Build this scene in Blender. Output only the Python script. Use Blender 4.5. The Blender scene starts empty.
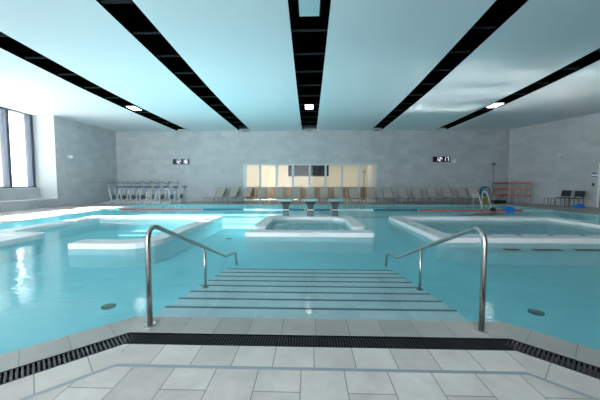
import bpy, math, random
from mathutils import Vector, Matrix
random.seed(7)
PI = math.pi
SC = bpy.context.scene
COL = SC.collection

# ------------------------------------------------------------------ camera
H = 1.25
pit, yaw = math.radians(3.4), math.radians(1.78)
F = Vector((-math.sin(yaw)*math.cos(pit), math.cos(yaw)*math.cos(pit), -math.sin(pit)))
Rv = Vector((math.cos(yaw), math.sin(yaw), 0)); Uv = Rv.cross(F)
cd = bpy.data.cameras.new('camera'); cd.sensor_width = 36; cd.lens = 290/600*36
cd.clip_start = .05; cd.clip_end = 300
cam = bpy.data.objects.new('camera', cd); COL.objects.link(cam)
m = Matrix((Rv, Uv, -F)).transposed().to_4x4(); m.translation = (0, 0, H); cam.matrix_world = m
SC.camera = cam

# ------------------------------------------------------------------ world, sun, portals, exposure
SC.view_settings.view_transform = 'Standard'; SC.view_settings.look = 'None'
SC.view_settings.gamma = 1; SC.view_settings.use_curve_mapping = False
SC.view_settings.exposure = 1.45
w = bpy.data.worlds.new('sky'); SC.world = w; w.use_nodes = True
bg = w.node_tree.nodes['Background']
bg.inputs[0].default_value = (.90, .96, 1.0, 1); bg.inputs[1].default_value = 3.3
def light(name, kind, loc, aim, energy, color=(1, 1, 1), **kw):
    l = bpy.data.lights.new(name, kind); l.energy = energy; l.color = color
    for k, v in kw.items(): setattr(l, k, v)
    o = bpy.data.objects.new(name, l); COL.objects.link(o); o.location = loc
    o.rotation_euler = Vector(aim).to_track_quat('-Z', 'Y').to_euler()
    return o
light('sun', 'SUN', (-30, 10, 12), (math.cos(math.radians(20)), .0, -math.sin(math.radians(20))), 33.0, (1, .97, .92), angle=math.radians(.8))
for nm, loc, aim, sx, sy in (('window_portal', (-14.5, 11.9, 2.9), (1, 0, 0), 6.5, 3.8),
                             ('fill_window_portal', (-6.0, -5.9, 2.9), (0, 1, 0), 12, 5.4)):  # portal of the added glazing behind the camera
    p = light(nm, 'AREA', loc, aim, 1, shape='RECTANGLE', size=sx, size_y=sy); p.data.cycles.is_portal = True
SC.cycles.max_bounces = 10; SC.cycles.diffuse_bounces = 6; SC.cycles.glossy_bounces = 4
SC.cycles.transparent_max_bounces = 16; SC.cycles.transmission_bounces = 4
SC.cycles.sample_clamp_indirect = 0; SC.cycles.blur_glossy = 0
SC.cycles.use_guiding = True; SC.cycles.use_surface_guiding = True; SC.cycles.guiding_training_samples = 64

# ------------------------------------------------------------------ materials
def mat(name, color, rough=.5, metal=0, spec=.5, emit=None, es=0, bump=0, bscale=30, var=0, vscale=5):
    M = bpy.data.materials.new(name); M.use_nodes = True
    nt = M.node_tree; b = nt.nodes['Principled BSDF']
    b.inputs['Base Color'].default_value = (*color, 1); b.inputs['Roughness'].default_value = rough
    b.inputs['Metallic'].default_value = metal; b.inputs['Specular IOR Level'].default_value = spec
    if emit: b.inputs['Emission Color'].default_value = (*emit, 1); b.inputs['Emission Strength'].default_value = es
    if var or bump:
        tc = nt.nodes.new('ShaderNodeTexCoord')
    if var:
        n = nt.nodes.new('ShaderNodeTexNoise'); n.inputs['Scale'].default_value = vscale; n.inputs['Detail'].default_value = 5
        nt.links.new(tc.outputs['Object'], n.inputs['Vector'])
        r = nt.nodes.new('ShaderNodeValToRGB'); r.color_ramp.elements[0].position = .3; r.color_ramp.elements[1].position = .7
        r.color_ramp.elements[0].color = (*[c*(1-var) for c in color], 1); r.color_ramp.elements[1].color = (*[min(1, c*(1+var)) for c in color], 1)
        nt.links.new(n.outputs['Fac'], r.inputs[0]); nt.links.new(r.outputs[0], b.inputs['Base Color'])
    if bump:
        n2 = nt.nodes.new('ShaderNodeTexNoise'); n2.inputs['Scale'].default_value = bscale
        nt.links.new(tc.outputs['Object'], n2.inputs['Vector'])
        bp = nt.nodes.new('ShaderNodeBump'); bp.inputs['Strength'].default_value = bump; bp.inputs['Distance'].default_value = .01
        nt.links.new(n2.outputs['Fac'], bp.inputs['Height']); nt.links.new(bp.outputs[0], b.inputs['Normal'])
    return M

def tile_mat(name, c1, c2, cm, bw, rh, mortar=.004, rough=.6, axes='uv', off=.5, bumpy=.3, stain=.12, shift=(0, 0), rotz=0, nscale=1.3):
    """brick texture over UV (axes='uv') or over two object axes such as 'xz'"""
    M = bpy.data.materials.new(name); M.use_nodes = True; nt = M.node_tree; b = nt.nodes['Principled BSDF']
    L = nt.links.new; N = nt.nodes.new
    tc = N('ShaderNodeTexCoord')
    cx = N('ShaderNodeCombineXYZ')
    if axes == 'uv':
        src = tc.outputs['UV']; ax = (0, 1)
    else:
        src = tc.outputs['Object']; ax = ('xyz'.index(axes[0]), 'xyz'.index(axes[1]))
    sp = N('ShaderNodeSeparateXYZ'); L(src, sp.inputs[0])
    for k in (0, 1):
        ad = N('ShaderNodeMath'); ad.operation = 'ADD'; ad.inputs[1].default_value = 100 * (bw if k == 0 else 2*rh) + shift[k]
        L(sp.outputs[ax[k]], ad.inputs[0]); L(ad.outputs[0], cx.inputs[k])
    br = N('ShaderNodeTexBrick'); br.offset = off; br.inputs['Scale'].default_value = 1
    br.inputs['Brick Width'].default_value = bw; br.inputs['Row Height'].default_value = rh
    br.inputs['Mortar Size'].default_value = mortar; br.inputs['Mortar Smooth'].default_value = .1
    br.inputs['Color1'].default_value = (*c1, 1); br.inputs['Color2'].default_value = (*c2, 1); br.inputs['Mortar'].default_value = (*cm, 1)
    L(cx.outputs[0], br.inputs['Vector'])
    n = N('ShaderNodeTexNoise'); n.inputs['Scale'].default_value = nscale; n.inputs['Detail'].default_value = 8; n.inputs['Roughness'].default_value = .7
    L(tc.outputs['Object'], n.inputs['Vector'])
    mr = N('ShaderNodeMapRange'); mr.inputs[1].default_value = .3; mr.inputs[2].default_value = .7
    mr.inputs[3].default_value = 1-stain; mr.inputs[4].default_value = 1+stain; L(n.outputs['Fac'], mr.inputs[0])
    mx = N('ShaderNodeVectorMath'); mx.operation = 'SCALE'; L(br.outputs['Color'], mx.inputs[0]); L(mr.outputs[0], mx.inputs['Scale'])
    L(mx.outputs[0], b.inputs['Base Color']); b.inputs['Roughness'].default_value = rough
    bp = N('ShaderNodeBump'); bp.invert = True; bp.inputs['Strength'].default_value = bumpy; bp.inputs['Distance'].default_value = .004
    L(br.outputs['Fac'], bp.inputs['Height']); L(bp.outputs[0], b.inputs['Normal'])
    return M

def glass_mat(name, tint, gloss=1.0):
    M = bpy.data.materials.new(name); M.use_nodes = True; nt = M.node_tree; nt.nodes.clear()
    L = nt.links.new; N = nt.nodes.new
    o = N('ShaderNodeOutputMaterial'); t = N('ShaderNodeBsdfTransparent'); t.inputs[0].default_value = (*tint, 1)
    g = N('ShaderNodeBsdfGlossy'); g.inputs['Roughness'].default_value = .02
    f = N('ShaderNodeFresnel'); f.inputs[0].default_value = 1.35
    mu = N('ShaderNodeMath'); mu.operation = 'MULTIPLY'; mu.inputs[1].default_value = gloss; L(f.outputs[0], mu.inputs[0])
    mx = N('ShaderNodeMixShader'); L(mu.outputs[0], mx.inputs[0]); L(t.outputs[0], mx.inputs[1]); L(g.outputs[0], mx.inputs[2]); L(mx.outputs[0], o.inputs[0])
    return M

def water_mat():
    M = bpy.data.materials.new('pool_water'); M.use_nodes = True; nt = M.node_tree; nt.nodes.clear()
    L = nt.links.new; N = nt.nodes.new
    o = N('ShaderNodeOutputMaterial'); t = N('ShaderNodeBsdfTransparent'); t.inputs[0].default_value = (.86, .98, .99, 1)
    g = N('ShaderNodeBsdfGlossy'); g.inputs['Roughness'].default_value = .085
    g2 = N('ShaderNodeBsdfGlossy'); g2.inputs['Roughness'].default_value = .2      # fine ripples on top of the broad waves
    gm = N('ShaderNodeMixShader'); gm.inputs[0].default_value = .15; L(g.outputs[0], gm.inputs[1]); L(g2.outputs[0], gm.inputs[2])
    tc = N('ShaderNodeTexCoord')
    n = N('ShaderNodeTexNoise'); n.inputs['Scale'].default_value = 1.6; n.inputs['Detail'].default_value = 2.5; n.inputs['Distortion'].default_value = 1.2
    mp = N('ShaderNodeMapping'); mp.inputs['Scale'].default_value = (1, 1.5, 1)
    L(tc.outputs['Object'], mp.inputs[0]); L(mp.outputs[0], n.inputs['Vector'])
    bp = N('ShaderNodeBump'); bp.inputs['Strength'].default_value = .22; bp.inputs['Distance'].default_value = .035
    L(n.outputs['Fac'], bp.inputs['Height']); L(bp.outputs[0], g.inputs['Normal']); L(bp.outputs[0], g2.inputs['Normal'])
    f = N('ShaderNodeFresnel'); f.inputs[0].default_value = 1.33; L(bp.outputs[0], f.inputs['Normal'])
    mu = N('ShaderNodeMath'); mu.operation = 'MULTIPLY'; mu.inputs[1].default_value = .75; L(f.outputs[0], mu.inputs[0])
    mx = N('ShaderNodeMixShader'); L(mu.outputs[0], mx.inputs[0]); L(t.outputs[0], mx.inputs[1]); L(gm.outputs[0], mx.inputs[2]); L(mx.outputs[0], o.inputs[0])
    return M

WALLC = ((.42, .445, .465), (.48, .505, .525), (.37, .395, .41))
M_wall_x = tile_mat('wall_tile_back', *WALLC, .62, .31, .005, .5, 'xz', stain=.1)
M_wall_y = tile_mat('wall_tile_side', *WALLC, .62, .31, .005, .5, 'yz', stain=.1)
M_paint = mat('white_paint', (.55, .58, .59), .7)
M_ceil = mat('ceiling_paint', (.66, .71, .75), .75)
M_black = mat('black_louvre', (.0006, .0007, .0008), 1, spec=0)
M_bar = mat('louvre_bar', (.014, .02, .023), .8, spec=.1)
FT = ((.57, .53, .49), (.67, .63, .585), (.30, .285, .27))
M_floor = tile_mat('floor_tile', *FT, .62, .285, .004, .45, 'yx', off=.37, shift=(.2, .05), stain=.16, nscale=4)
M_coping = tile_mat('coping_tile', (.34, .33, .31), (.40, .385, .365), (.22, .215, .21), .285, .9, .004, .35, 'uv', off=0, stain=.1, nscale=4)
M_row = tile_mat('border_tile', *FT, .285, .9, .004, .45, 'uv', off=0, stain=.1, shift=(.02, 0), nscale=4)
M_deck = tile_mat('deck_tile', (.35, .33, .315), (.40, .38, .36), (.27, .26, .25), .6, .3, .005, .4, 'xy', stain=.1)
M_pool = tile_mat('pool_tile', (.38, .86, .94), (.41, .89, .96), (.36, .82, .90), .5, .25, .006, .5, 'xy', stain=.04, bumpy=.1, nscale=.6)
M_poolw = mat('pool_wall', (.38, .90, .94), .5)
M_stepm = tile_mat('step_tile', (.76, .82, .85), (.81, .87, .90), (.90, .95, .97), .52, .5, .008, .5, 'xy', off=0, stain=.08, nscale=3)
M_nose = mat('nosing', (.07, .16, .19), .5)
M_white = mat('white_stone', (.76, .78, .79), .45, var=.04, vscale=3)
M_islw = mat('island_wall', (.50, .80, .84), .5, var=.05, vscale=2)
M_steel = mat('stainless', (.50, .49, .47), .24, 1)
M_chrome = mat('bright_steel', (.75, .74, .72), .15, 1)
M_ladder = mat('ladder_steel', (.80, .76, .68), .3, .3)
M_rackp = mat('rack_post', (.5, .52, .54), .5)
M_grate = mat('grate_plastic', (.003, .003, .004), .8, spec=.2)
M_grate2 = mat('grate_slat', (.04, .038, .05), .35)
M_strip = mat('metal_strip', (.36, .39, .44), .4, .3)
M_frame = mat('slate_frame', (.05, .07, .11), .5)
M_wframe = mat('pale_frame', (.55, .62, .66), .5)
M_glass = glass_mat('window_glass', (.97, .98, .98), .6)
M_cream = mat('cream_wall', (.72, .66, .53), .7)
M_wood = tile_mat('wood_panel', (.22, .16, .11), (.34, .27, .20), (.12, .08, .05), .22, 3, .004, .5, 'xz', off=0, stain=.2)
M_dark = mat('dark_glass', (.02, .03, .04), .7, spec=.1)
M_sling = mat('taupe_sling', (.44, .405, .36), .8, bump=.2, bscale=200)
M_alu = mat('grey_aluminium', (.22, .22, .23), .4, .6)
M_bikew = mat('bike_tube', (.80, .82, .84), .35, .2)
M_bikeg = mat('bike_grey', (.13, .14, .15), .4)
M_blue = mat('blue_plastic', (.02, .10, .38), .4)
M_red = mat('red_float', (.6, .09, .09), .4)
M_nblue = mat('navy_float', (.02, .06, .14), .4)
M_fwhite = mat('white_float', (.8, .84, .86), .4)
M_clock = mat('clock_case', (.008, .009, .012), .35)
M_led = mat('led', (.9, .85, .95), .5, emit=(.92, .88, 1), es=.5)
M_orange = mat('orange_plastic', (.62, .12, .035), .5)
M_brblue = mat('board_blue', (.01, .22, .75), .5)
M_hose = mat('hose_blue', (.03, .25, .42), .45)
M_yel = mat('yellow_plastic', (.55, .42, .03), .5)
M_bag = mat('grey_bag', (.28, .30, .32), .7)
M_charc = mat('charcoal_mesh', (.018, .02, .024), .6)
M_skin = mat('skin', (.50, .30, .22), .5)
M_hair = mat('hair', (.012, .009, .008), .5)
M_lamp = mat('lamp_panel', (1, 1, 1), .5, emit=(1, .96, .9), es=5)
M_off = mat('frosted_panel', (.45, .62, .66), .3)
M_ground = mat('pale_ground', (.75, .75, .73), .9)
M_creamp = mat('cream_render', (.16, .148, .115), .9)
M_drain = mat('drain_teal', (.03, .16, .16), .5)

# ------------------------------------------------------------------ mesh helpers
class MB:
    def __init__(s): s.v = []; s.f = []; s.uv = []
    def add(s, vs, fs, uvs=None):
        o = len(s.v); s.v += [tuple(p) for p in vs]
        for k, fc in enumerate(fs):
            s.f.append([i+o for i in fc]); s.uv.append(uvs[k] if uvs else None)
        return s
    def box(s, x0, x1, y0, y1, z0, z1, M=None):
        vs = [Vector(p) for p in ((x0, y0, z0), (x1, y0, z0), (x1, y1, z0), (x0, y1, z0), (x0, y0, z1), (x1, y0, z1), (x1, y1, z1), (x0, y1, z1))]
        if M: vs = [M @ p for p in vs]
        return s.add(vs, [(0, 3, 2, 1), (4, 5, 6, 7), (0, 1, 5, 4), (1, 2, 6, 5), (2, 3, 7, 6), (3, 0, 4, 7)])
    def prism(s, poly, z0, z1):
        n = len(poly); vs = [(x, y, z0) for x, y in poly] + [(x, y, z1) for x, y in poly]
        a = sum(poly[i][0]*poly[(i+1) % n][1]-poly[(i+1) % n][0]*poly[i][1] for i in range(n))
        fs = [list(range(n))[::-1], list(range(n, 2*n))] + [(i, (i+1) % n, n+(i+1) % n, n+i) for i in range(n)]
        if a < 0: fs = [f[::-1] for f in fs]
        return s.add(vs, fs)
    def tube(s, pts, r, seg=8, closed=False):
        P = [Vector(p) for p in pts]; n = len(P); rr = r if isinstance(r, (list, tuple)) else [r]*n
        T = []
        for i in range(n):
            a = P[i-1] if (i > 0 or closed) else P[0]; b = P[(i+1) % n] if (i < n-1 or closed) else P[n-1]
            T.append((b-a).normalized())
        up = Vector((0, 0, 1)) if abs(T[0].z) < .9 else Vector((1, 0, 0))
        nrm = (up - T[0]*up.dot(T[0])).normalized(); vs = []
        for i in range(n):
            nrm = (nrm - T[i]*nrm.dot(T[i])).normalized(); bn = T[i].cross(nrm)
            for k in range(seg):
                a = 2*PI*k/seg; vs.append(P[i] + (nrm*math.cos(a)+bn*math.sin(a))*rr[i])
        fs = []
        for i in range(n if closed else n-1):
            j = (i+1) % n
            for k in range(seg): fs.append((i*seg+k, i*seg+(k+1) % seg, j*seg+(k+1) % seg, j*seg+k))
        if not closed: fs += [list(range(seg))[::-1], [(n-1)*seg+k for k in range(seg)]]
        return s.add(vs, fs)
    def disc(s, x, y, z0, z1, r, seg=20): return s.tube([(x, y, z0), (x, y, z1)], r, seg)
    def build(s, name, m_, parent=None, bevel=0, smooth=False):
        me = bpy.data.meshes.new(name); me.from_pydata(s.v, [], s.f)
        if any(u for u in s.uv):
            l = me.uv_layers.new(name='UVMap')
            for p, u in zip(me.polygons, s.uv):
                if u:
                    for li, c in zip(p.loop_indices, u): l.data[li].uv = c
        me.materials.append(m_)
        if smooth: me.polygons.foreach_set('use_smooth', [True]*len(me.polygons))
        me.update()
        o = bpy.data.objects.new(name, me); COL.objects.link(o)
        if parent: o.parent = parent
        if bevel:
            b = o.modifiers.new('bevel', 'BEVEL'); b.width = bevel; b.segments = 3; b.limit_method = 'ANGLE'; b.angle_limit = math.radians(40)
        return o

def fillet(pts, rad, n=6):
    P = [Vector(p) for p in pts]; out = [P[0]]
    for i in range(1, len(P)-1):
        r = rad[i-1] if isinstance(rad, (list, tuple)) else rad
        a = (P[i-1]-P[i]); b = (P[i+1]-P[i]); d = min(r, a.length*.49, b.length*.49)
        p0 = P[i]+a.normalized()*d; p2 = P[i]+b.normalized()*d
        for k in range(n+1):
            t = k/n; out.append(p0*(1-t)**2 + P[i]*2*t*(1-t) + p2*t*t)
    return out + [P[-1]]
def rpoly(pts, rads, n=6):
    out = []; N = len(pts)
    for i in range(N):
        p = Vector(pts[i]); a = Vector(pts[i-1])-p; b = Vector(pts[(i+1) % N])-p; r = rads[i]
        if r <= 0: out.append(tuple(p)); continue
        p0 = p+a.normalized()*r; p2 = p+b.normalized()*r
        for k in range(n+1):
            t = k/n; q = p0*(1-t)**2+p*2*t*(1-t)+p2*t*t; out.append((q.x, q.y))
    return out
def thing(name, label, cat, loc=(0, 0, 0), rz=0, group=None):
    o = bpy.data.objects.new(name, None); COL.objects.link(o); o.location = loc; o.rotation_euler = (0, 0, rz)
    o.empty_display_size = .1
    return tag(o, label, cat, group)
def tag(o, label, cat, group=None):
    o['label'] = label; o['category'] = cat
    if group: o['group'] = group
    return o
def struct(o): o['kind'] = 'structure'; return o
def copy_tree(o, parent=None):
    c = o.copy(); COL.objects.link(c)
    if parent: c.parent = parent
    for ch in list(o.children): copy_tree(ch, c)
    return c
ORD = ['first', 'second', 'third', 'fourth', 'fifth', 'sixth', 'seventh', 'eighth', 'ninth', 'tenth', 'eleventh', 'twelfth', 'thirteenth', 'fourteenth', 'fifteenth', 'sixteenth', 'seventeenth', 'eighteenth']

# ------------------------------------------------------------------ ceiling
PROF = [(-6.1, 6.05), (-3, 5.85), (0, 5.66), (3, 5.46), (5, 5.32), (6.5, 5.21), (8, 5.10), (9, 5.03), (10, 4.965), (11, 4.90), (12, 4.855), (13.5, 4.80), (15, 4.765), (17, 4.73), (19.36, 4.70)]
def zc(y):
    for (a, za), (b, zb) in zip(PROF, PROF[1:]):
        if y <= b: return za+(zb-za)*(y-a)/(b-a)
    return PROF[-1][1]
YS = [-6.1 + i*.5 for i in range(51)] + [19.36]
def slab(mb, x0, x1, y0, y1, dz, th):
    ys = [y0]+[y for y in YS if y0+.05 < y < y1-.05]+[y1]; vs = []; fs = []
    for y in ys:
        z = zc(y)+dz; vs += [(x0, y, z), (x1, y, z), (x1, y, z+th), (x0, y, z+th)]
    for i in range(len(ys)-1):
        a = 4*i; b = a+4
        fs += [(a, a+1, b+1, b), (a+3, b+3, b+2, a+2), (a, b, b+3, a+3), (a+1, a+2, b+2, b+1)]
    fs += [(0, 3, 2, 1), (4*len(ys)-4, 4*len(ys)-3, 4*len(ys)-2, 4*len(ys)-1)]
    mb.add(vs, fs)
STR = [(-8.8, -7.95), (-4.65, -3.85), (-.47, .47), (4.05, 4.75), (8.2, 8.9)]
mb = MB(); xs = [-15.4]+[v for s in STR for v in s]+[20]
for i in range(0, len(xs), 2): slab(mb, xs[i], xs[i+1], -6.1, 19.36, 0, .12)
struct(mb.build('ceiling', M_ceil))
lab = ['far left black louvre strip in the ceiling, ending near the left corner', 'second black louvre strip from the left in the ceiling', 'middle black louvre strip overhead, above the pool stairs', 'second black louvre strip from the right in the ceiling', 'far right black louvre strip in the ceiling, near the right wall']
for (x0, x1), lb in zip(STR, lab):
    t = thing('louvre_strip', lb, 'ceiling slot', (0, 0, 0), 0, 'black ceiling louvre strips')
    b = MB(); slab(b, x0-.05, x1+.05, -6.1, 19.36, .34, .05)
    slab(b, x0-.05, x0-.001, -6.1, 19.36, .125, .21); slab(b, x1+.001, x1+.05, -6.1, 19.36, .125, .21)
    n = 7
    slab(b, x0, x0+.008, -6.1, 19.355, .002, .13); slab(b, x1-.008, x1, -6.1, 19.355, .002, .13)
    for k in range(n):
        xx = x0+.03+(x1-x0-.06)*(k+.5)/n; slab(b, xx-.012, xx+.012, -6, 19.3, .10, .06)
    b.build('louvre', M_black, t)
    y = 6.6
    while y < 19.2:
        c = MB(); z = zc(y); c.box(x0+.005, x1-.005, y-.03, y+.03, z+.06, z+.10); c.build('cross_bar', M_bar, t); y += 1.18
def ceil_lamp(x, y, w_, l_, mt, name, lb, grp, on):
    z = zc(y); t = thing(name, lb, 'ceiling light', (x, y, z), 0, grp)
    sl = (zc(y+.5)-zc(y-.5))
    M_ = Matrix.Rotation(math.atan(sl), 4, 'X')
    MB().box(-w_/2-.03, w_/2+.03, -l_/2-.03, l_/2+.03, .015, .04, M_).build('housing', M_bar, t)
    MB().box(-w_/2, w_/2, -l_/2, l_/2, -.005, .014, M_).build('light_panel', mt, t)
LL = 'lit rectangular lamps in the black strips'
ceil_lamp(-8.37, 13.85, .36, .62, M_lamp, 'ceiling_lamp', 'lit rectangular lamp in the far left black ceiling strip', LL, 1)
ceil_lamp(.0, 13.85, .36, .62, M_lamp, 'ceiling_lamp', 'lit rectangular lamp in the middle black ceiling strip', LL, 1)
ceil_lamp(8.55, 13.85, .36, .62, M_lamp, 'ceiling_lamp', 'lit rectangular lamp in the far right black ceiling strip', LL, 1)
ceil_lamp(.0, 6.65, .46, .85, M_off, 'ceiling_lamp', 'large unlit frosted panel in the middle ceiling strip, nearest the camera', 'unlit ceiling panel', 0)
for nm, x in (('left', -4.25), ('centre', 0), ('right', 4.4)):
    t = MB().box(x-.15, x+.15, 19.28, 19.35, 4.63, 4.69).build('strip_end_sensor', M_alu)
    tag(t, {'left': 'small pale box on back wall under end of second strip from left', 'centre': 'small pale box on back wall under end of middle black strip', 'right': 'small pale box on back wall under end of second strip from right'}[nm], 'sensor', 'small boxes under the strip ends')

# ------------------------------------------------------------------ walls
b = MB(); y0, y1 = 19.36, 19.6
b.box(-13.6, -4.41, y0, y1, -.1, 5.3); b.box(4.47, 13.3, y0, y1, -.1, 5.3); b.box(-4.41, 4.47, y0, y1, 2.5, 5.3)
struct(b.build('wall_back', M_wall_x))
b = MB(); b.prism([(-13.6, 14.93), (-13.3, 14.93), (-13.02, 19.36), (-13.6, 19.36)], -.1, 4.84)
struct(b.build('wall_left', M_wall_y))
b = MB(); b.box(-13.6, -13.3, -6, 8.6, -.1, 6.1)
struct(b.build('wall_left', M_wall_y))
b = MB(); b.box(-15.1, -13.3, 14.92, 14.928, -.1, 4.84); b.box(-15.1, -13.61, 14.928, 15.2, -.1, 4.84); b.box(-15.1, -13.61, 8.3, 8.598, -.1, 5.1)      # niche reveals
struct(b.build('trim_1', M_paint))
# window niche sills
b = MB(); b.box(-15.0, -14.22, 8.6, 14.92, -.05, .97); b.box(-14.22, -13.3, 8.6, 14.92, -.05, .40)
struct(b.build('wall_sill', M_wall_y, bevel=.01))
b = MB(); b.box(-15.0, -14.2, 8.6, 14.92, .97, 1.0); b.box(-14.22, -13.28, 8.6, 14.92, .40, .42)
struct(b.build('trim_2', M_paint))
# splayed right wall
A = Vector((12.95, 19.36, 0)); B = Vector((16.7, 10.0, 0)); d = (B-A).normalized(); ang = math.atan2(d.y, d.x)
RW = Matrix.Translation(A) @ Matrix.Rotation(ang, 4, 'Z')      # local x runs along the wall towards the camera, local y points into the room is -y
Lw = (B-A).length
D0, D1 = 4.52, 5.8       # door span along the wall
M_wall_r = tile_mat('wall_tile_right', *WALLC, .62, .31, .005, .5, 'xz', stain=.1)
b = MB(); b.box(-.3, D0, 0, .25, -.1, 5.1); b.box(D1, Lw, 0, .25, -.1, 5.4); b.box(D0, D1, 0, .25, 2.25, 5.3)
o = struct(b.build('wall_right', M_wall_r)); o.matrix_world = RW
b = MB(); b.box(16.7, 16.95, -6, 10, -.1, 6.2); struct(b.build('wall_right', M_wall_y))
# wall behind the camera, its unseen glazing added to light the near side
b = MB(); b.box(-13.6, 17, -6.3, -6, -.1, .3); b.box(-13.6, 17, -6.3, -6, 5.5, 6.3)
b.box(-13.6, -12, -6.3, -6, .3, 5.5); b.box(.6, 17, -6.3, -6, .3, 5.5)
struct(b.build('wall_front', M_wall_x))
# light service line along the walls
b = MB(); b.box(-13.3, 12.95, 19.345, 19.36, 2.535, 2.55); struct(b.build('trim_3', mat('joint_line', (.5, .53, .54), .5)))
b = MB(); b.box(0, D0+1.6, -.012, 0, 2.535, 2.55); o = struct(b.build('trim_4', bpy.data.materials['joint_line'])); o.matrix_world = RW

# windows
def glazing(name, fm, mulls, axis, plane, a0, a1, z0, z1, wd, dp, head=.06, sill=.06, wedge=None):
    root = struct(bpy.data.objects.new(name, None)); COL.objects.link(root)
    f = MB()
    def bx(mb_, p0, p1, q0, q1, za, zb):
        if axis == 'y': mb_.box(q0, q1, p0, p1, za, zb)
        else: mb_.box(p0, p1, q0, q1, za, zb)
    bx(f, a0, a1, plane-dp/2, plane+dp/2, z0, z0+sill); bx(f, a0, a1, plane-dp/2, plane+dp/2, z1-head, z1)
    f.build('window_frame', fm, root)
    for c in mulls:
        k = MB(); bx(k, c-wd/2, c+wd/2, plane-dp/2, plane+dp/2, z0+sill, z1-head); k.build('mullion', fm, root)
    ms = sorted(mulls)
    for c0, c1 in zip(ms, ms[1:]):
        k = MB(); bx(k, c0+wd/2, c1-wd/2, plane-.006, plane+.006, z0+sill, z1-head); k.build('window_pane', M_glass, root)
    return root
glazing('window_1', M_frame, [14.80-1.20*i for i in range(6)], 'y', -14.55, 8.6, 14.92, 1.0, 4.8, .14, .32)
glazing('window_2', M_wframe, [-4.34, -3.28, -2.17, -1.08, .04, 1.1, 2.2, 3.33, 4.40], 'x', 19.42, -4.41, 4.47, 0, 2.5, .13, .14, .07, .07)
glazing('unseen_fill_window', M_frame, [-12+1.8*i for i in range(8)], 'x', -6.1, -12, .6, .3, 5.5, .08, .15)  # unseen glazing, added and sized for light from behind the camera
# door at the right edge
root = struct(bpy.data.objects.new('door_1', None)); COL.objects.link(root); root.matrix_world = RW
b = MB(); b.box(D0, D0+.09, -.04, .2, 0, 2.25); b.box(D1-.09, D1, -.04, .2, 0, 2.25); b.box(D0+.09, D1-.09, -.04, .2, 2.16, 2.25)
b.build('door_frame', M_white, root)
b = MB(); b.box(D0+.09, D1-.09, .06, .11, .01, 2.16); b.build('door_leaf', mat('door_dark', (.10, .055, .05), .4), root)
MB().tube(fillet([(D0+.2, .06, .95), (D0+.2, 0, .95), (D0+.2, 0, 1.15), (D0+.2, .06, 1.15)], .02), .012).build('door_handle', M_steel, root)

# room behind the glazing
b = MB(); b.box(-9, 9, 23, 23.2, .92, 3.0); b.box(-9.2, -9, 19.6, 21.0, 0, 3.0); b.box(-9.2, -9, 22.0, 23.2, 0, 3.0); b.box(9, 9.2, 19.6, 23.2, 0, 3.0); b.box(-9.2, 9.2, 19.6, 23.2, 3.0, 3.1)  # gap in the left side wall added to let daylight in
struct(b.build('wall_inner_room', M_cream))
b = MB(); b.box(-9, 9, 22.9, 23.2, 0, .92); struct(b.build('wall_wainscot', M_wood))
b = MB(); b.box(-9.2, 9.2, 19.6, 23.2, -.1, 0); struct(b.build('floor_inner_room', M_deck))
root = struct(bpy.data.objects.new('window_4', None)); COL.objects.link(root)
MB().box(-1.65, 1.55, 22.94, 22.995, 1.76, 2.62).build('window_frame', M_frame, root)
for k in range(7):
    MB().box(-1.6+k*.45, -1.2+k*.45, 22.92, 22.94, 1.82, 2.56).build('window_pane', M_dark, root)
light('inner_room_fill_light', 'AREA', (0, 21.0, 2.9), (0, .25, -1), 60, (1, .93, .82), shape='RECTANGLE', size=15, size_y=.5)  # added out of view to brighten the room behind the glass
t = MB().box(-7.5, 7.5, 20.75, 21.25, 2.93, 2.995).build('ceiling_lamp', M_off); tag(t, 'long pale panel added above the unseen fill light behind the glass', 'ceiling light')  # panel body made up for the added light below it
for x, lb in ((-4.95, 'white column left inside the room behind the glass'), (4.55, 'white column right inside the room behind the glass')):
    tag(MB().box(x-.16, x+.16, 22.0, 22.3, 0, 2.99).build('column', M_paint), lb, 'column', 'columns behind the glass')
t = thing('coat_rack', 'tall dark coat stand inside the glazed room, beside the right column', 'coat stand', (4.0, 21.3, 0))
MB().tube([(0, 0, 0), (0, 0, 2.3)], .022).build('pole', M_charc, t)
for k in range(4):
    a = k*PI/2+.4; MB().tube(fillet([(0, 0, 2.0), (.13*math.cos(a), .13*math.sin(a), 2.02), (.2*math.cos(a), .2*math.sin(a), 2.15)], .05), .012, 6).build('hook', M_charc, t)
    MB().tube([(0, 0, .05), (.25*math.cos(a), .25*math.sin(a), .015)], .015, 6).build('leg', M_charc, t)
t = thing('cupboard', 'low wooden cupboard behind the glass at the left end', 'cupboard', (-4.15, 20.6, 0))
MB().box(-.3, .3, -.22, .22, .05, .84).build('body', M_wood, t); MB().box(-.32, .32, -.24, .24, .84, .87).build('top', M_wood, t)
for s in (-1, 1):
    dd = MB().box(s*.15-.14, s*.15+.14, -.235, -.221, .08, .81).build('door', mat('cupboard_door', (.33, .17, .07), .5), t)
    MB().tube([(s*.04, -.25, .4), (s*.04, -.25, .5)], .008, 6).build('handle', M_steel, dd)

# outside
struct(MB().box(-90, -15.1, -40, 60, -.4, -.2).build('ground_outside', M_ground))
struct(MB().box(-40, 60, -60, -6.4, -.4, -.2).build('ground_outside', M_ground))
for k, y in enumerate((16.62, 15.1, 13.3, 11.2, 9.1)):
    struct(MB().box(-16.9, -16.6, y-.22, y+.22, -.2, 5.2).build('column_outside', M_creamp))

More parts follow.
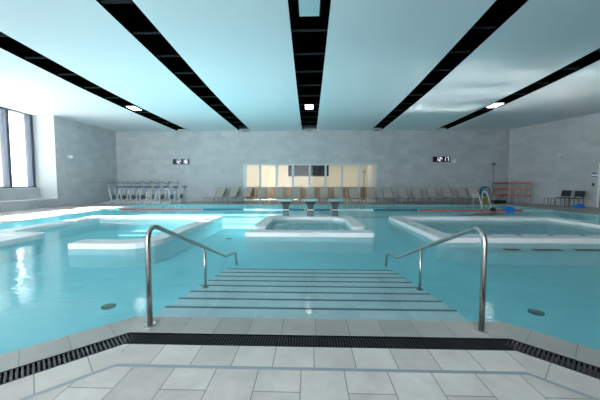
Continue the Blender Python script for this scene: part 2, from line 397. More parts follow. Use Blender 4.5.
# ------------------------------------------------------------------ floor, pool shell
XP0, XP1, YP1 = -9.55, 10.95, 16.4
def line(dd):            # front pool edge offset by dd towards the camera, left to right
    return [(XP0, -.93-dd), (-5.15+.414*dd, -.93-dd), (-1.62+.414*dd, 2.6-dd), (1.735-.414*dd, 2.6-dd), (5.265-.414*dd, -.93-dd), (XP1, -.93-dd)]
def band(mb, d0, d1, z0, z1, segs=range(5)):
    a = line(d0); c = line(d1)
    for i in segs:
        p = [a[i], a[i+1], c[i+1], c[i]]
        L_ = math.dist(a[i], a[i+1]); mid = L_/2
        dirv = ((a[i+1][0]-a[i][0])/L_, (a[i+1][1]-a[i][1])/L_)
        def U(q):
            dx = q[0]-(a[i][0]+a[i+1][0])/2; dy = q[1]-(a[i][1]+a[i+1][1])/2
            return (dx*dirv[0]+dy*dirv[1], .45+abs(dx*-dirv[1]+dy*dirv[0])*.5)
        vs = [(*q, z1) for q in p]+[(*q, z0) for q in p]
        uv = [U(q) for q in p]
        mb.add(vs, [(3, 2, 1, 0), (4, 5, 6, 7), (0, 1, 5, 4), (2, 3, 7, 6), (1, 2, 6, 5), (3, 0, 4, 7)],
               [[uv[k] for k in f_] for f_ in ((3, 2, 1, 0), (0, 1, 2, 3), (0, 1, 1, 0), (2, 3, 3, 2), (1, 2, 2, 1), (3, 0, 0, 3))])
cop = MB()
# coping with its rim dipping under the water
band(cop, .0, .28, -.3, 0.0)
struct(cop.build('floor_coping', M_coping))
b = MB(); band(b, .46, .70, -.2, 0.0); struct(b.build('floor_border', M_row))
b = MB(); band(b, .28, .46, -.2, -.09); struct(b.build('floor_channel', M_grate))
b = MB(); band(b, .70, .735, -.2, -.001)
tag(b.build('threshold_strip', M_strip), 'thin grey metal strip set in the near floor tiles, parallel to the drain', 'floor strip')
b = MB(); band(b, .735, 4.8, -.2, 0.0, range(1, 4))
b2 = line(.735)
b = MB()
c = b2
b.prism([c[2], c[3], c[4], (c[4][0], -6.2), (c[1][0], -6.2), c[1]], -.2, 0)
b.prism([c[0], c[1], (c[1][0], -6.2), (c[0][0], -6.2)], -.2, 0); b.prism([c[4], c[5], (c[5][0], -6.2), (c[4][0], -6.2)], -.2, 0)
struct(b.build('floor', M_floor))
b = MB(); b.box(-13.6, XP0, -6.2, 19.6, -.4, 0); b.box(XP1, 17, -6.2, 19.6, -.4, 0); b.box(XP0, XP1, YP1, 19.6, -.4, 0)
struct(b.build('floor', M_deck))
# pale coping around the far edges
b = MB(); b.box(XP0-.35, XP0+.002, -.93, YP1+.3, -.3, .004); b.box(XP0, XP1, YP1-.002, YP1+.3, -.3, .004); b.box(XP1-.002, XP1+.3, -.93, YP1+.3, -.3, .004)
struct(b.build('floor_edge', M_row if False else mat('edge_stone', (.36, .36, .35), .4, var=.05)))
ZF = -.36
b = MB(); b.box(XP0, XP1, -1, YP1, ZF-.1, ZF); struct(b.build('pool_floor', M_pool))
b = MB()
b.box(XP0-.02, XP0+.012, -1, YP1, ZF, -.01); b.box(XP1-.012, XP1+.02, -1, YP1, ZF, -.01); b.box(XP0, XP1, YP1-.012, YP1+.02, ZF, -.01)
struct(b.build('pool_wall', M_poolw))
b = MB(); l0 = line(0); poly = l0+[(XP1, YP1), (XP0, YP1)]
b.add([(x, y, -.012) for x, y in poly], [list(range(len(poly)))]); struct(b.build('pool_water', water_mat()))
b = MB(); b.box(-8, 8, 13.5, 13.72, ZF, ZF+.005); struct(b.build('pool_lane_marking', M_nose))

# ------------------------------------------------------------------ stairs in the water
t = thing('pool_stairs', 'broad submerged tiled stairs with dark nosings between the two handrails', 'stairs', (0, 2.6, ZF))
tr = .317
for k in range(8):
    y0 = 0 if k == 0 else .33+tr*(k-1); y1 = .33+tr*k; z = -.045-.038*k-ZF
    s_ = MB().box(-1.5, 1.5, y0, y1, 0, z).build('step', M_stepm, t)
    MB().box(-1.5, 1.5, y1-.032, y1+.004, z-.02, z+.002).build('nosing', M_nose, s_)

# ------------------------------------------------------------------ drain grates
def grate(segi, label, n, sl):
    a = line(.285)[segi]; a2 = line(.285)[segi+1]; c = line(.455)[segi]; c2 = line(.455)[segi+1]
    t = thing('drain_grate', label, 'drain grate', (0, 0, 0), 0, 'black overflow grates in the near floor')
    L_ = math.dist(a, a2); ux, uy = (a2[0]-a[0])/L_, (a2[1]-a[1])/L_; nx, ny = uy, -ux      # towards the camera
    fr = MB()
    def quad(mb_, p, q, w0, w1, z0, z1, e0=0, e1=0):
        pass
    def strip(p0, p1, q1, q0, z0, z1, mb_): mb_.prism([p0, p1, q1, q0], z0, z1)
    def off(i, dd): return line(dd)[i]
    strip(off(segi, .283), off(segi+1, .283), off(segi+1, .295), off(segi, .295), -.03, -.002, fr)
    strip(off(segi, .447), off(segi+1, .447), off(segi+1, .457), off(segi, .457), -.03, -.002, fr)
    fr.build('edge_rails', M_grate, t)
    m_ = MB()
    dmax = 5 if segi in (1, 3) else L_
    k = 0; s0 = 0
    while s0 < L_:
        if segi == 1: s_ = L_-s0
        else: s_ = s0
        lo, hi = -1, 1
        px, py = a[0]+ux*s_, a[1]+uy*s_
        # clip slats at the mitred corners
        far_ok = True
        c0 = off(segi, .455); c1 = off(segi+1, .455)
        sc0 = (c0[0]-a[0])*ux+(c0[1]-a[1])*uy; sc1 = (c1[0]-a[0])*ux+(c1[1]-a[1])*uy
        if segi == 2: l = .17 if .075 < s_ < L_-.075 else max(.03, .17*min(s_, L_-s_)/.075)
        else: l = .165
        w_ = sl*.5
        M_ = Matrix.Translation((px, py, 0)) @ Matrix(((ux, nx, 0, 0), (uy, ny, 0, 0), (0, 0, 1, 0), (0, 0, 0, 1)))
        if s0 < 3.2: m_.box(-w_/2, w_/2, .008, l-.008, -.035, -.004, M_)
        s0 += sl
    m_.build('slats', M_grate2 if segi != 2 else M_grate, t)
    if segi == 2:
        r_ = MB()
        for q in range(1, 8): r_.box(a[0]+.03+.0, a2[0]-.03, a[1]-.17*q/8-.004, a[1]-.17*q/8+.004, -.03, -.006)
        r_.build('cross_ribs', M_grate2, t)
grate(1, 'black slatted drain grate running diagonally at the left of the near floor', 0, .027)
grate(2, 'long straight black drain grate across the near floor before the stairs', 0, .022)
grate(3, 'black slatted drain grate running diagonally at the right of the near floor', 0, .027)

# ------------------------------------------------------------------ islands
def island(name, label, polys, loc=(0, 0), cat='pool seating island', zt=.10, ledge=None):
    t = thing(name, label, cat, (*loc, ZF), 0)
    for k, p in enumerate(polys):
        q = [(x-loc[0], y-loc[1]) for x, y in p]
        MB().prism(q, -.02-ZF, zt-ZF).build('rim', M_white, t, bevel=.022)
        MB().prism(q, 0, -.02-ZF).build('base_wall', M_islw, t)
    return t
P1 = rpoly([(-4.6, 5.30), (-3.0, 5.30), (-3.0, 10.0), (-7.55, 10.0), (-7.55, 6.75), (-7.12, 6.75), (-7.12, 9.58), (-3.40, 9.58), (-3.40, 5.74), (-4.6, 5.74)],
           [.06, .7, .12, .12, .03, .03, .1, .1, .35, .06])
island('seating_island', 'white rimmed seating basin in the left half of the pool, open at front left', [P1], (-5, 8))
O = rpoly([(-9.2, 5.05), (-6.05, 5.05), (-6.05, 6.58), (-9.2, 6.58)], [.1, .55, .35, .1])
Ln = rpoly([(-8.8, 5.52), (-6.5, 5.52), (-6.5, 6.24), (-8.8, 6.24)], [.1, .35, .25, .1])
t = thing('whirlpool_island', 'white rounded whirlpool rim at the left edge of the photo', 'whirlpool', (-7, 5.8, ZF))
def ring_mesh(O, I, z0, z1, ox, oy):
    n = len(O); b = MB(); vs = []
    for P in (O, I):
        for z in (z0, z1): vs += [(x-ox, y-oy, z) for x, y in P]
    fs = []
    for i in range(n):
        j = (i+1) % n
        fs += [(i, j, n+j, n+i), (2*n+j, 2*n+i, 3*n+i, 3*n+j), (n+i, n+j, 3*n+j, 3*n+i), (j, i, 2*n+i, 2*n+j)]
    return b.add(vs, fs)
ring_mesh(O, Ln, -.02-ZF, .1-ZF, -7, 5.8).build('rim', M_white, t, bevel=.02)
ring_mesh(O, Ln, 0, -.02-ZF, -7, 5.8).build('base_wall', M_islw, t)
# right island
O = rpoly([(2.72, 6.12), (8.35, 6.12), (8.35, 10.2), (2.72, 10.2)], [.05, .3, .15, .35])
I = rpoly([(3.13, 6.58), (7.93, 6.58), (7.93, 9.78), (3.13, 9.78)], [.3, .3, .12, .12])
t = thing('seating_island', 'large white rimmed seating basin standing in the right half of the pool', 'pool seating island', (5.5, 8.2, ZF))
ring_mesh(O, I, -.02-ZF, .1-ZF, 5.5, 8.2).build('rim', M_white, t, bevel=.02)
ring_mesh(O, I, 0, -.02-ZF, 5.5, 8.2).build('base_wall', M_islw, t)
for x in (3.95, 4.62, 5.3, 5.98, 6.66): MB().box(x-5.5-.06, x-5.5+.06, 6.44-8.2, 6.5-8.2, .1-ZF-.002, .1-ZF+.004).build('vent', M_charc, t)
for x, y in ((2.88, 7.2), (2.88, 7.9), (2.88, 8.6)): MB().box(x-5.5-.04, x-5.5+.04, y-8.2-.05, y-8.2+.05, .1-ZF-.002, .1-ZF+.003).build('vent', M_drain, t)
lg = rpoly([(3.0, 5.72), (8.2, 5.72), (8.2, 6.11), (3.0, 6.11)], [.3, .1, 0, 0])
l_ = MB().prism([(x-5.5, y-8.2) for x, y in lg], 0, -.10-ZF).build('submerged_ledge', M_islw, t, bevel=.01)
for x0, x1 in ((3.95, 4.25), (4.52, 5.06), (5.34, 5.88), (6.15, 6.7)):
    MB().box(x0-5.5, x1-5.5, 5.86-8.2, 5.98-8.2, -.101-ZF, -.093-ZF).build('slot', M_charc, l_)
b_ = MB(); b_.box(3.2-5.5, 7.85-5.5, 9.35-8.2, 9.75-8.2, 0, -.1-ZF); b_.box(7.5-5.5, 7.9-5.5, 6.6-8.2, 9.35-8.2, 0, -.1-ZF); b_.build('inner_bench', M_islw, t)
# central
U1 = rpoly([(-1.48, 7.55), (-1.12, 7.55), (-1.12, 9.35), (-.80, 9.76), (.80, 9.76), (1.14, 9.35), (1.14, 7.55), (1.50, 7.55), (1.50, 9.9), (1.2, 10.28), (-1.18, 10.28), (-1.48, 9.9)],
           [.15, .15, .1, .1, .1, .1, .15, .15, .12, .12, .12, .12])
U2 = rpoly([(-1.50, 6.66), (1.52, 6.66), (1.52, 7.06), (-1.50, 7.06)], [.06]*4)
c_ = island('whirlpool_island', 'white U-shaped whirlpool rim with a front bar in the middle of the pool', [U1, U2], (0, 8.4), 'whirlpool')
MB().box(-1.1, 1.1, 9.2-8.4, 9.7-8.4, 0, -.12-ZF).build('inner_bench', M_islw, c_)
tag(MB().box(-.09, .09, 6.2, 6.3, ZF, ZF+.03).build('underwater_lamp', M_white), 'small white fitting under water before the central whirlpool bar', 'pool fitting')
# fountains
def fountain():
    t = thing('swan_neck_fountain', '', 'fountain', (0, 0, .1), 0, 'wide steel fountain heads on the central whirlpool')
    MB().prism(rpoly([(-.11, -.07), (.11, -.07), (.11, .07), (-.11, .07)], [.02]*4), 0, .14).build('foot', mat('fountain_foot', (.10, .15, .17), .35, .6), t)
    b = MB(); vs = []; prof = [(.14, .10, .06), (.20, .09, .055), (.32, .10, .055), (.42, .13, .06), (.50, .21, .09)]
    for z, a, c in prof: vs += [(-a, -c, z), (a, -c, z), (a, c, z), (-a, c, z)]
    fs = [(0, 3, 2, 1), (16, 17, 18, 19)]
    for i in range(4):
        for k in range(4): fs.append((i*4+k, i*4+(k+1) % 4, i*4+4+(k+1) % 4, i*4+4+k))
    b.add(vs, fs).build('column', mat('fountain_column', (.05, .065, .07), .4, .2), t, bevel=.008)
    MB().box(-.105, .105, -.075, .075, .2, .23).build('reflection_band', M_fwhite, t)  # white band put in for a reflection on the mirror steel post
    # flat flared head leaning over
    h_ = MB(); vs = []
    for y, w_, z, th in ((.16, .17, .54, .08), (.02, .21, .56, .11), (-.16, .235, .57, .11), (-.32, .24, .56, .08)):
        vs += [(-w_, y, z-th/2), (w_, y, z-th/2), (w_, y, z+th/2), (-w_, y, z+th/2)]
    fs = [(0, 1, 2, 3), (15, 14, 13, 12)]
    for i in range(3):
        for k in range(4): fs.append((i*4+(k+1) % 4, i*4+k, i*4+4+k, i*4+4+(k+1) % 4))
    h_.add(vs, fs).build('head', mat('fountain_head', (.22, .34, .34), .35, .3), t, bevel=.006)
    return t
f0 = fountain()
for k, (x, lb) in enumerate(((-.80, 'left of the three flat-headed steel fountains behind the central whirlpool'), (.05, 'middle one of the three flat-headed steel fountains, its head catching light'), (.90, 'right of the three flat-headed steel fountains behind the central whirlpool'))):
    o = f0 if k == 0 else copy_tree(f0); o.location = (x, 10.02, .1); o['label'] = lb

# ------------------------------------------------------------------ handrails by the stairs
def rail(x, lb):
    t = thing('handrail', lb, 'handrail', (x, 2.44, 0), 0, 'stainless handrails of the stairs')
    pts = fillet([(0, 0, 0), (0, 0, .905), (0, 2.32, .02), (0, 2.95, -.07), (0, 3.05, ZF+.03)], [.2, .06, .05])
    MB().tube(pts, .0225, 14).build('rail', M_steel, t, smooth=True)
    MB().disc(0, 0, 0, .012, .05).build('base_flange', M_steel, t)
    p = MB().tube([(0, 1.36, -.155), (0, 1.36, .375)], .0175, 12).build('post', M_steel, t, smooth=True)
    MB().disc(0, 1.36, -.162, -.15, .045).build('base_flange', M_steel, t)
    return t
rail(-1.395, 'stainless steel handrail on the left side of the pool stairs')
rail(1.465, 'stainless steel handrail on the right side of the pool stairs')

# ------------------------------------------------------------------ lane rope
t = thing('lane_rope', 'floating lane rope with red, navy and white floats across the far end of the pool', 'lane rope', (0, 13.3, 0))
MB().tube([(XP0+.02, 0, .0), (XP1-.02, 0, .0)], .012, 6).build('cable', M_fwhite, t)
runs = [(-8.9, -4.95, 'red'), (-4.95, -3.0, 'navy'), (-3.0, -1.1, 'white'), (-1.1, -.15, 'navy'), (-.15, .0, 'red'), (.0, .25, 'white'), (.25, .98, 'navy'), (.98, 1.12, 'red'), (1.12, 2.95, 'white'), (2.95, 5.0, 'navy'), (5.0, 9.6, 'red')]
for a, c, col in runs:
    b = MB(); x = a+.05
    while x < c-.02:
        b.tube([(x-.04, 0, .006), (x-.03, 0, .006), (x+.03, 0, .006), (x+.04, 0, .006)], [.025, .045, .045, .025], 8); x += .1
    o = b.build('float_run', {'red': M_red, 'navy': M_nblue, 'white': M_fwhite}[col], t); o['label'] = col+' floats of the rope'

# ------------------------------------------------------------------ pool ladders
def ladder():
    t = thing('pool_ladder', '', 'pool ladder', (0, 0, 0), 0, 'chrome ladders at the far pool edge')
    for s in (-1, 1):
        MB().tube(fillet([(s*.25, -.28, ZF+.02), (s*.25, -.22, -.05), (s*.25, .22, .74), (s*.25, .62, .74), (s*.25, .62, .0)], [.1, .2, .15]), .026, 8).build('rail', M_ladder, t, smooth=True)
        MB().disc(s*.25, .62, 0, .012, .05, 12).build('flange', M_ladder, t)
    for z, y in ((-.28, -.265), (-.12, -.235)):
        MB().box(-.25, .25, y-.03, y+.03, z-.012, z+.012).build('tread', M_ladder, t)
    return t
l0_ = ladder(); l0_.location = (-9.15, 16.42, .0); l0_['label'] = 'chrome pool ladder at the far left corner, before the exercise bikes'
l1_ = copy_tree(l0_); l1_.location = (9.75, 16.42, 0); l1_['label'] = 'chrome pool ladder at the far right of the pool, before the blue hose'

# ------------------------------------------------------------------ loungers
def lounger():
    t = thing('sun_lounger', '', 'sun lounger', (0, 0, 0), 0, 'sun loungers along the back wall')
    f = MB()
    for s in (-1, 1):
        f.tube([(s*.285, -.95, .33), (s*.285, .28, .33)], .02, 6)
        f.tube([(s*.285, .28, .33), (s*.285, .78, .93)], .018, 6)
    f.tube([(-.285, -.95, .33), (.285, -.95, .33)], .02, 6); f.tube([(-.285, .78, .93), (.285, .78, .93)], .018, 6); f.tube([(-.285, .28, .33), (.285, .28, .33)], .018, 6)
    f.build('frame', M_alu, t)
    def sheet(prof, th=.012):
        b = MB(); vs = []; n = len(prof)
        for y, z in prof: vs += [(-.27, y, z), (.27, y, z), (.27, y, z+th), (-.27, y, z+th)]
        fs = [(0, 1, 2, 3), (4*n-1, 4*n-2, 4*n-3, 4*n-4)]
        for i in range(n-1):
            for k in range(4): fs.append((i*4+(k+1) % 4, i*4+k, i*4+4+k, i*4+4+(k+1) % 4))
        return b.add(vs, fs)
    sheet([(-.94, .345), (-.6, .335), (-.2, .33), (.25, .345)]).build('seat', M_sling, t)
    sheet([(.30, .36), (.50, .58), (.77, .925)]).build('backrest', M_sling, t)
    for s in (-1, 1):
        MB().tube([(s*.3, -.80, .33), (s*.32, -.88, 0)], .018, 6).build('leg', M_alu, t)
        MB().tube([(s*.3, .2, .33), (s*.32, .32, 0)], .018, 6).build('leg', M_alu, t)
        MB().tube([(s*.28, .62, .74), (s*.28, .5, .34)], .012, 5).build('prop', M_alu, t)
    return t
LX = [-5.91, -5.03, -4.13, -3.07, -1.93, -.85, .06, .97, 1.88, 2.85, 3.96, 5.03, 5.97, 6.88, 7.83, 8.78, 9.73, 10.45]
g0 = lounger()
for k, x in enumerate(LX):
    o = g0 if k == 0 else copy_tree(g0)
    o.location = (x, 18.25, 0); o.rotation_euler.z = random.uniform(-.03, .03) + (-.22 if k < 3 else 0)
    n = len(LX)
    where = 'left of the glazing' if k < 2 else ('before the glazing' if k < 11 else 'right of the glazing')
    if k < 9: o['label'] = f'taupe sun lounger {where}, {ORD[k]} from left in the row'
    else: o['label'] = f'taupe sun lounger {where}, {ORD[n-1-k]} from right in the row'

# ------------------------------------------------------------------ aqua bikes
def bike(sm):
    t = thing('exercise_bike', '', 'exercise bike', (0, 0, 0), 0, 'aqua bikes parked in the far left corner')
    f = MB()
    f.tube([(-.27, -.5, .03), (.27, -.5, .03)], .028, 6); f.tube([(-.27, .5, .03), (.27, .5, .03)], .028, 6)
    f.tube([(0, -.5, .03), (0, -.2, .12), (0, .25, .12), (0, .5, .03)], .028, 6)
    f.tube([(0, .22, .1), (0, .32, .72)], .03, 6)
    f.tube([(0, -.15, .1), (0, -.32, .86)], .03, 6); f.tube([(0, .27, .45), (0, -.22, .42)], .024, 6)
    f.build('frame', M_bikew, t)
    MB().tube([(0, .32, .70), (0, .345, .96)], .019, 6).build('seat_post', M_chrome, t)
    s = MB().prism(rpoly([(-.03, .14), (.03, .14), (.05, .32), (.11, .46), (-.11, .46), (-.05, .32)], [.01]*6, 2), .95, 1.02).build('saddle', sm, t, bevel=.02)
    MB().tube([(0, -.32, .84), (0, -.36, 1.2)], .019, 6).build('handlebar_post', M_chrome, t)
    MB().tube(fillet([(-.24, -.62, 1.34), (-.22, -.40, 1.24), (0, -.34, 1.19), (.22, -.40, 1.24), (.24, -.62, 1.34)], .06, 3), .016, 6).build('handlebar', M_bikeg, t)
    fl = MB(); fl.tube([(-.035, -.02, .36), (.035, -.02, .36)], .14, 14); fl.build('flywheel', M_bikeg, t)
    for q in (-1, 1):
        c = MB().tube([(q*.05, -.02, .36), (q*.07, -.02+q*.05, .36+q*.15)], .012, 5).build('crank', M_chrome, t)
        MB().box(q*.12-.05, q*.12+.05, -.02+q*.05-.04, -.02+q*.05+.04, .345+q*.15, .375+q*.15).build('pedal', M_bikeg, c)
    return t
b0 = bike(M_bikeg); b1 = bike(M_blue); k = 0
back = [-12.6+i*.6 for i in range(8)]; front = [-12.1+i*.6 for i in range(7)]
for i, x in enumerate(back):
    o = b0 if k == 0 else copy_tree(b0); k += 1
    o.location = (x, 18.82+random.uniform(-.05, .05), 0); o.rotation_euler.z = -.25+random.uniform(-.05, .05)
    o['label'] = f'steel exercise bike in the back row by the wall, {ORD[i]} from left'
for i, x in enumerate(front):
    o = b1 if i == 0 else copy_tree(b1); o.location = (x, 17.66+random.uniform(-.04, .04), 0); o.rotation_euler.z = -.25+random.uniform(-.05, .05)
    o['label'] = f'steel exercise bike with blue saddle in the front row, {ORD[i]} from the left'

# ------------------------------------------------------------------ clocks and wall fittings
SEG = {'1': 'bc', '2': 'abged', '7': 'abc', '8': 'abcdefg'}
def clock(x, z, txt, lb):
    t = thing('wall_clock', lb, 'digital clock', (x, 19.35, z), 0)
    MB().box(-.55, .55, -.09, 0, -.18, .18).build('case', M_clock, t, bevel=.04)
    b = MB()
    xx = -.36
    for ch in txt:
        if ch == ':':
            b.box(xx-.01, xx+.01, -.1, -.09, .03, .055); b.box(xx-.01, xx+.01, -.1, -.09, -.055, -.03); xx += .075; continue
        w_, h_, q = .12, .115, .013
        S = {'a': (0, w_, h_-q, h_+q), 'g': (0, w_, -q, q), 'd': (0, w_, -h_-q, -h_+q), 'f': (-q, q, 0, h_), 'e': (-q, q, -h_, 0), 'b': (w_-q, w_+q, 0, h_), 'c': (w_-q, w_+q, -h_, 0)}
        for sg in SEG[ch]:
            a0, a1, z0, z1 = S[sg]; b.box(xx+a0, xx+a1, -.1, -.09, z0, z1)
        xx += .2 if ch != ':' else .07
    b.build('digits', M_led, t)
    return t
clock(-8.58, 2.66, '12:18', 'black digital wall clock reading 12:18, on the left of the back wall')
clock(8.62, 2.78, '12:17', 'black digital wall clock reading 12:17, on the right of the back wall')
def horn(loc, rz, lb, sc=1):
    t = thing('wall_camera', lb, 'wall camera', loc, rz, 'small white fittings on the walls')
    MB().tube([(0, 0, 0), (0, -.03, 0)], .06*sc, 12).build('mount', M_fwhite, t)
    MB().tube([(0, -.03, 0), (0, -.12, .0)], .02*sc, 8).build('arm', M_fwhite, t)
    MB().tube([(.0, -.10, .02), (-.04, -.16, .0), (-.10, -.26, -.04)], [.05*sc, .09*sc, .10*sc], 12).build('body', M_fwhite, t, smooth=False)
horn((-9.3, 19.35, 2.57), 0, 'small white wall camera just left of the left digital clock')
horn((9.45, 19.35, 2.68), 0, 'small white wall camera just right of the right digital clock')
horn((-13.25, 15.65, 2.7), PI/2, 'white wall camera on the left wall between window and corner', .85)
p = RW @ Vector((3.0, 0, 2.75)); horn(p, ang, 'small white wall camera on the right wall above the two chairs')
def on_right(name, lb, cat, s, z, w_, h_, mats):
    p = RW @ Vector((s, -.001, z)); t = thing(name, lb, cat, p, ang)
    MB().box(-w_/2, w_/2, -.02, 0, -h_/2, h_/2).build('plate', mats[0], t)
    if len(mats) > 1:
        MB().box(-w_/2+.01, w_/2-.01, -.024, -.0201, h_*.12, h_/2-.01).build('upper_band', mats[1], t)
        MB().box(-w_/2+.01, w_/2-.01, -.024, -.0201, -h_/2+.01, -h_*.28).build('lower_band', mats[2], t)
M_signb = mat('sign_blue', (.03, .10, .22), .5)
on_right('door_sign', 'small blue and white sign on the right wall beside the door', 'sign', 4.36, 1.66, .22, .25, [M_fwhite, M_signb, M_charc])
on_right('wall_switch', 'small dark switch on the right wall below the blue sign', 'switch', 4.33, 1.16, .09, .14, [M_charc])
on_right('wall_patch', 'pale rectangular panel on the right wall near the ceiling line', 'panel', 3.75, 3.12, .62, .28, [mat('pale_panel', (.48, .51, .52), .4)])

# ------------------------------------------------------------------ storage rack corner
def rack(x, y, rz, wd, lb, n=3):
    t = thing('storage_rack', lb, 'storage rack', (x, y, 0), rz, 'racks of orange boards in the far right corner')
    for sx in (-1, -.33, .33, 1):
        for sy in (-1, 1):
            MB().tube([(sx*wd/2, sy*.16, 0), (sx*wd/2, sy*.16, 1.36+(.15 if sx in (-1, .33) else 0))], .018, 6).build('post', M_rackp, t)
    for k, z in enumerate((.42, .80, 1.18)):
        s = MB().box(-wd/2-.05, wd/2+.05, -.2, .2, z, z+.025).build('shelf', M_alu, t)
        MB().box(-wd/2-.08, -wd*.03, -.25, .22, z+.03, z+.10).build('orange_board', M_orange, s, bevel=.01)
        MB().box(wd*.05, wd/2+.08, -.25, .22, z+.03, z+.10).build('orange_board', M_orange, s, bevel=.01)
rack(12.38, 19.05, 0, .62, 'rack of orange boards on white posts standing in the far right corner')
rack(12.82, 18.1, ang+.5, .95, 'rack of orange boards on white posts along the right wall')
# cleaning pole
t = thing('cleaning_pole', 'long pale pole with a dark head leaning on the back wall behind the racks', 'pole', (11.98, 19.2, 0))
MB().tube([(-.1, -.1, 0), (.0, .1, 2.4)], .022, 6).build('pole', M_alu, t); MB().box(-.09, .09, .04, .14, 2.37, 2.55).build('head', M_bikeg, t, bevel=.02)
# hose
t = thing('hose_reel', 'coiled blue hose hanging on the back wall right of the loungers', 'hose', (11.45, 19.34, .86))
MB().box(-.1, .1, -.12, 0, .05, .15).build('hook', M_charc, t)
b = MB()
for k in range(4):
    R_ = .30-.015*k; b.tube([(R_*math.cos(a)*1.05+.01*k, -.05-.035*k, R_*math.sin(a)-.14) for a in [2*PI*i/24 for i in range(24)]], .022, 6, closed=True)
b.build('hose_coil', M_hose, t)
t = thing('bucket', 'yellow bucket on the deck below the coiled blue hose', 'bucket', (11.1, 18.6, 0))
MB().tube([(0, 0, 0), (0, 0, .3)], [.12, .16], 14).build('body', M_yel, t)
MB().tube(fillet([(-.16, 0, .28), (-.12, -.12, .36), (.12, -.12, .36), (.16, 0, .28)], .05, 3), .008, 5).build('handle', M_charc, t)
t = MB(); t.tube([(0, 0, 0), (0, 0, .06), (0, 0, .3), (.02, 0, .42), (.03, 0, .48)], [.2, .24, .22, .14, .05], 12)
o = t.build('sack', M_bag, smooth=True); o.location = (11.62, 18.55, 0); tag(o, 'slumped grey sack between the yellow bucket and the racks', 'sack')
o = MB().box(-.35, .35, -.2, .2, 0, .2).build('storage_crate', M_charc, bevel=.03); o.location = (11.5, 17.95, 0); tag(o, 'low dark crate on the deck before the grey sack', 'crate')

# ------------------------------------------------------------------ chairs by the right wall
def chair():
    t = thing('chair', '', 'chair', (0, 0, 0), 0, 'dark chairs by the right wall')
    for s in (-1, 1):
        MB().tube([(s*.21, .22, 0), (s*.20, .2, .42)], .014, 6).build('leg', M_charc, t)
        MB().tube([(s*.21, -.24, 0), (s*.20, -.2, .44)], .014, 6).build('leg', M_charc, t)
        MB().tube([(s*.20, -.2, .44), (s*.20, -.29, .84)], .014, 6).build('back_post', M_charc, t)
    MB().box(-.21, .21, -.22, .23, .42, .46).build('seat', M_charc, t, bevel=.015)
    b = MB(); b.add([(-.21, -.215, .52), (.21, -.215, .52), (.21, -.30, .84), (-.21, -.30, .84), (-.21, -.245, .52), (.21, -.245, .52), (.21, -.33, .84), (-.21, -.33, .84)],
          [(0, 1, 2, 3), (7, 6, 5, 4), (0, 4, 5, 1), (1, 5, 6, 2), (2, 6, 7, 3), (3, 7, 4, 0)]); b.build('backrest', M_charc, t, bevel=.008)
    return t
c0 = chair(); rz = math.radians(110)
c0.location = (13.72, 16.1, 0); c0.rotation_euler.z = rz; c0['label'] = 'dark mesh chair against the right wall, the left one of two'
c1 = copy_tree(c0); c1.location = (13.82, 15.42, 0); c1['label'] = 'dark mesh chair against the right wall, the right one nearer the door'
t = thing('side_table', 'low dark framed side table left of the two dark chairs', 'table', (13.22, 16.35, 0), .3)
MB().box(-.16, .16, -.18, .18, .40, .42).build('table_top', M_alu, t)
for sx in (-1, 1):
    for sy in (-1, 1): MB().tube([(sx*.145, sy*.165, 0), (sx*.145, sy*.165, .40)], .012, 6).build('leg', M_charc, t)
b = MB(); b.prism(rpoly([(-.3, -.1), (.0, -.16), (.32, -.08), (.28, .12), (-.1, .14), (-.32, .06)], [.05]*6, 3), 0, .10); b.prism(rpoly([(-.05, -.1), (.26, -.07), (.2, .09), (-.02, .08)], [.04]*4, 3), .1, .2)
o = b.build('folded_towel', M_brblue, bevel=.03); o.location = (13.4, 14.85, 0); tag(o, 'bright blue towel heap on the deck below the right chair', 'towel')

# ------------------------------------------------------------------ swimmer and kickboard
root = thing('person', 'swimmer with dark hair, low in the water beside the blue kickboard', 'person', (7.9, 12.72, 0), 0)
V = [(-.62, 0, -.12), (-.36, 0, -.10), (-.14, 0, -.075), (-.03, 0, -.02), (.04, 0, .03), (.11, 0, .05),
     (-.16, .17, -.09), (.12, .26, -.06), (.40, .22, -.02), (.50, .2, .0),
     (-.16, -.17, -.09), (.12, -.26, -.06), (.40, -.22, -.02), (.50, -.2, .0),
     (-.70, .09, -.14), (-1.1, .11, -.20), (-1.48, .12, -.22), (-1.62, .13, -.25),
     (-.70, -.09, -.14), (-1.1, -.12, -.17), (-1.48, -.13, -.24), (-1.62, -.13, -.22)]
Ed = [(0, 1), (1, 2), (2, 3), (3, 4), (4, 5), (2, 6), (6, 7), (7, 8), (8, 9), (2, 10), (10, 11), (11, 12), (12, 13), (0, 14), (14, 15), (15, 16), (16, 17), (0, 18), (18, 19), (19, 20), (20, 21)]
Rd = [(.15, .10), (.13, .10), (.14, .10), (.055, .055), (.085, .095), (.075, .085), (.06, .06), (.042, .042), (.03, .03), (.035, .018), (.06, .06), (.042, .042), (.03, .03), (.035, .018),
      (.08, .08), (.055, .055), (.035, .035), (.03, .04), (.08, .08), (.055, .055), (.035, .035), (.03, .04)]
me = bpy.data.meshes.new('body'); me.from_pydata(V, Ed, []); me.materials.append(M_skin)
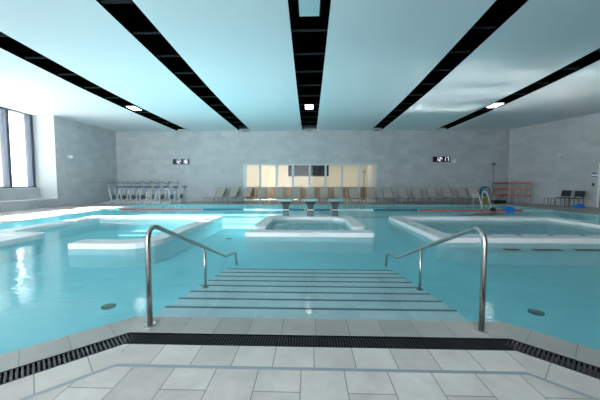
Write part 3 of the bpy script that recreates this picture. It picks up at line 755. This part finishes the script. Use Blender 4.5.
bo = bpy.data.objects.new('body', me); COL.objects.link(bo); bo.parent = root
sk = bo.modifiers.new('skin', 'SKIN'); sk.use_smooth_shade = True
for v, r_ in zip(me.skin_vertices[0].data, Rd): v.radius = r_
me.skin_vertices[0].data[0].use_root = True
sb = bo.modifiers.new('sub', 'SUBSURF'); sb.levels = 2; sb.render_levels = 2
def blob(name, c, r, m_, parent, sub=3):
    import bmesh
    bm = bmesh.new(); bmesh.ops.create_icosphere(bm, subdivisions=sub, radius=1)
    for v in bm.verts: v.co = Vector((c[0]+v.co.x*r[0], c[1]+v.co.y*r[1], c[2]+v.co.z*r[2]))
    me = bpy.data.meshes.new(name); bm.to_mesh(me); bm.free(); me.materials.append(m_)
    me.polygons.foreach_set('use_smooth', [True]*len(me.polygons))
    o = bpy.data.objects.new(name, me); COL.objects.link(o); o.parent = parent; return o
blob('hair', (.03, 0, .085), (.125, .10, .105), M_hair, root)
for s in (-1, 1): blob('eye', (.165, s*.033, .055), (.012, .014, .012), M_charc, root, 2)
blob('nose', (.185, 0, .03), (.02, .013, .02), M_skin, root, 2)
o = MB().prism(rpoly([(-.25, -.15), (.12, -.15), (.27, 0), (.12, .15), (-.25, .15)], [.04, .06, .06, .06, .04], 4), -.02, .02).build('kickboard', M_brblue, bevel=.01)
o.location = (8.63, 12.72, .09); o.rotation_euler = (math.radians(48), math.radians(-12), .25); tag(o, 'bright blue foam kickboard floating right of the swimmer', 'kickboard')

# ------------------------------------------------------------------ drains on the pool floor
for x, y, lb in ((-2.60, 3.60, 'round dark fitting under water left of the pool stairs'), (2.82, 3.60, 'round dark fitting under water right of the pool stairs'),
                 (-4.85, 8.4, 'round dark drain under water inside the left seating basin'), (-2.3, 8.2, 'round dark drain under water between the left basin and central whirlpool')):
    t = thing('floor_drain', lb, 'pool drain', (x, y, ZF), 0, 'round fittings on the pool floor')
    MB().disc(0, 0, 0, .012, .085).build('ring', M_steel if False else M_drain, t); MB().disc(0, 0, .012, .02, .05).build('cover', M_alu, t)
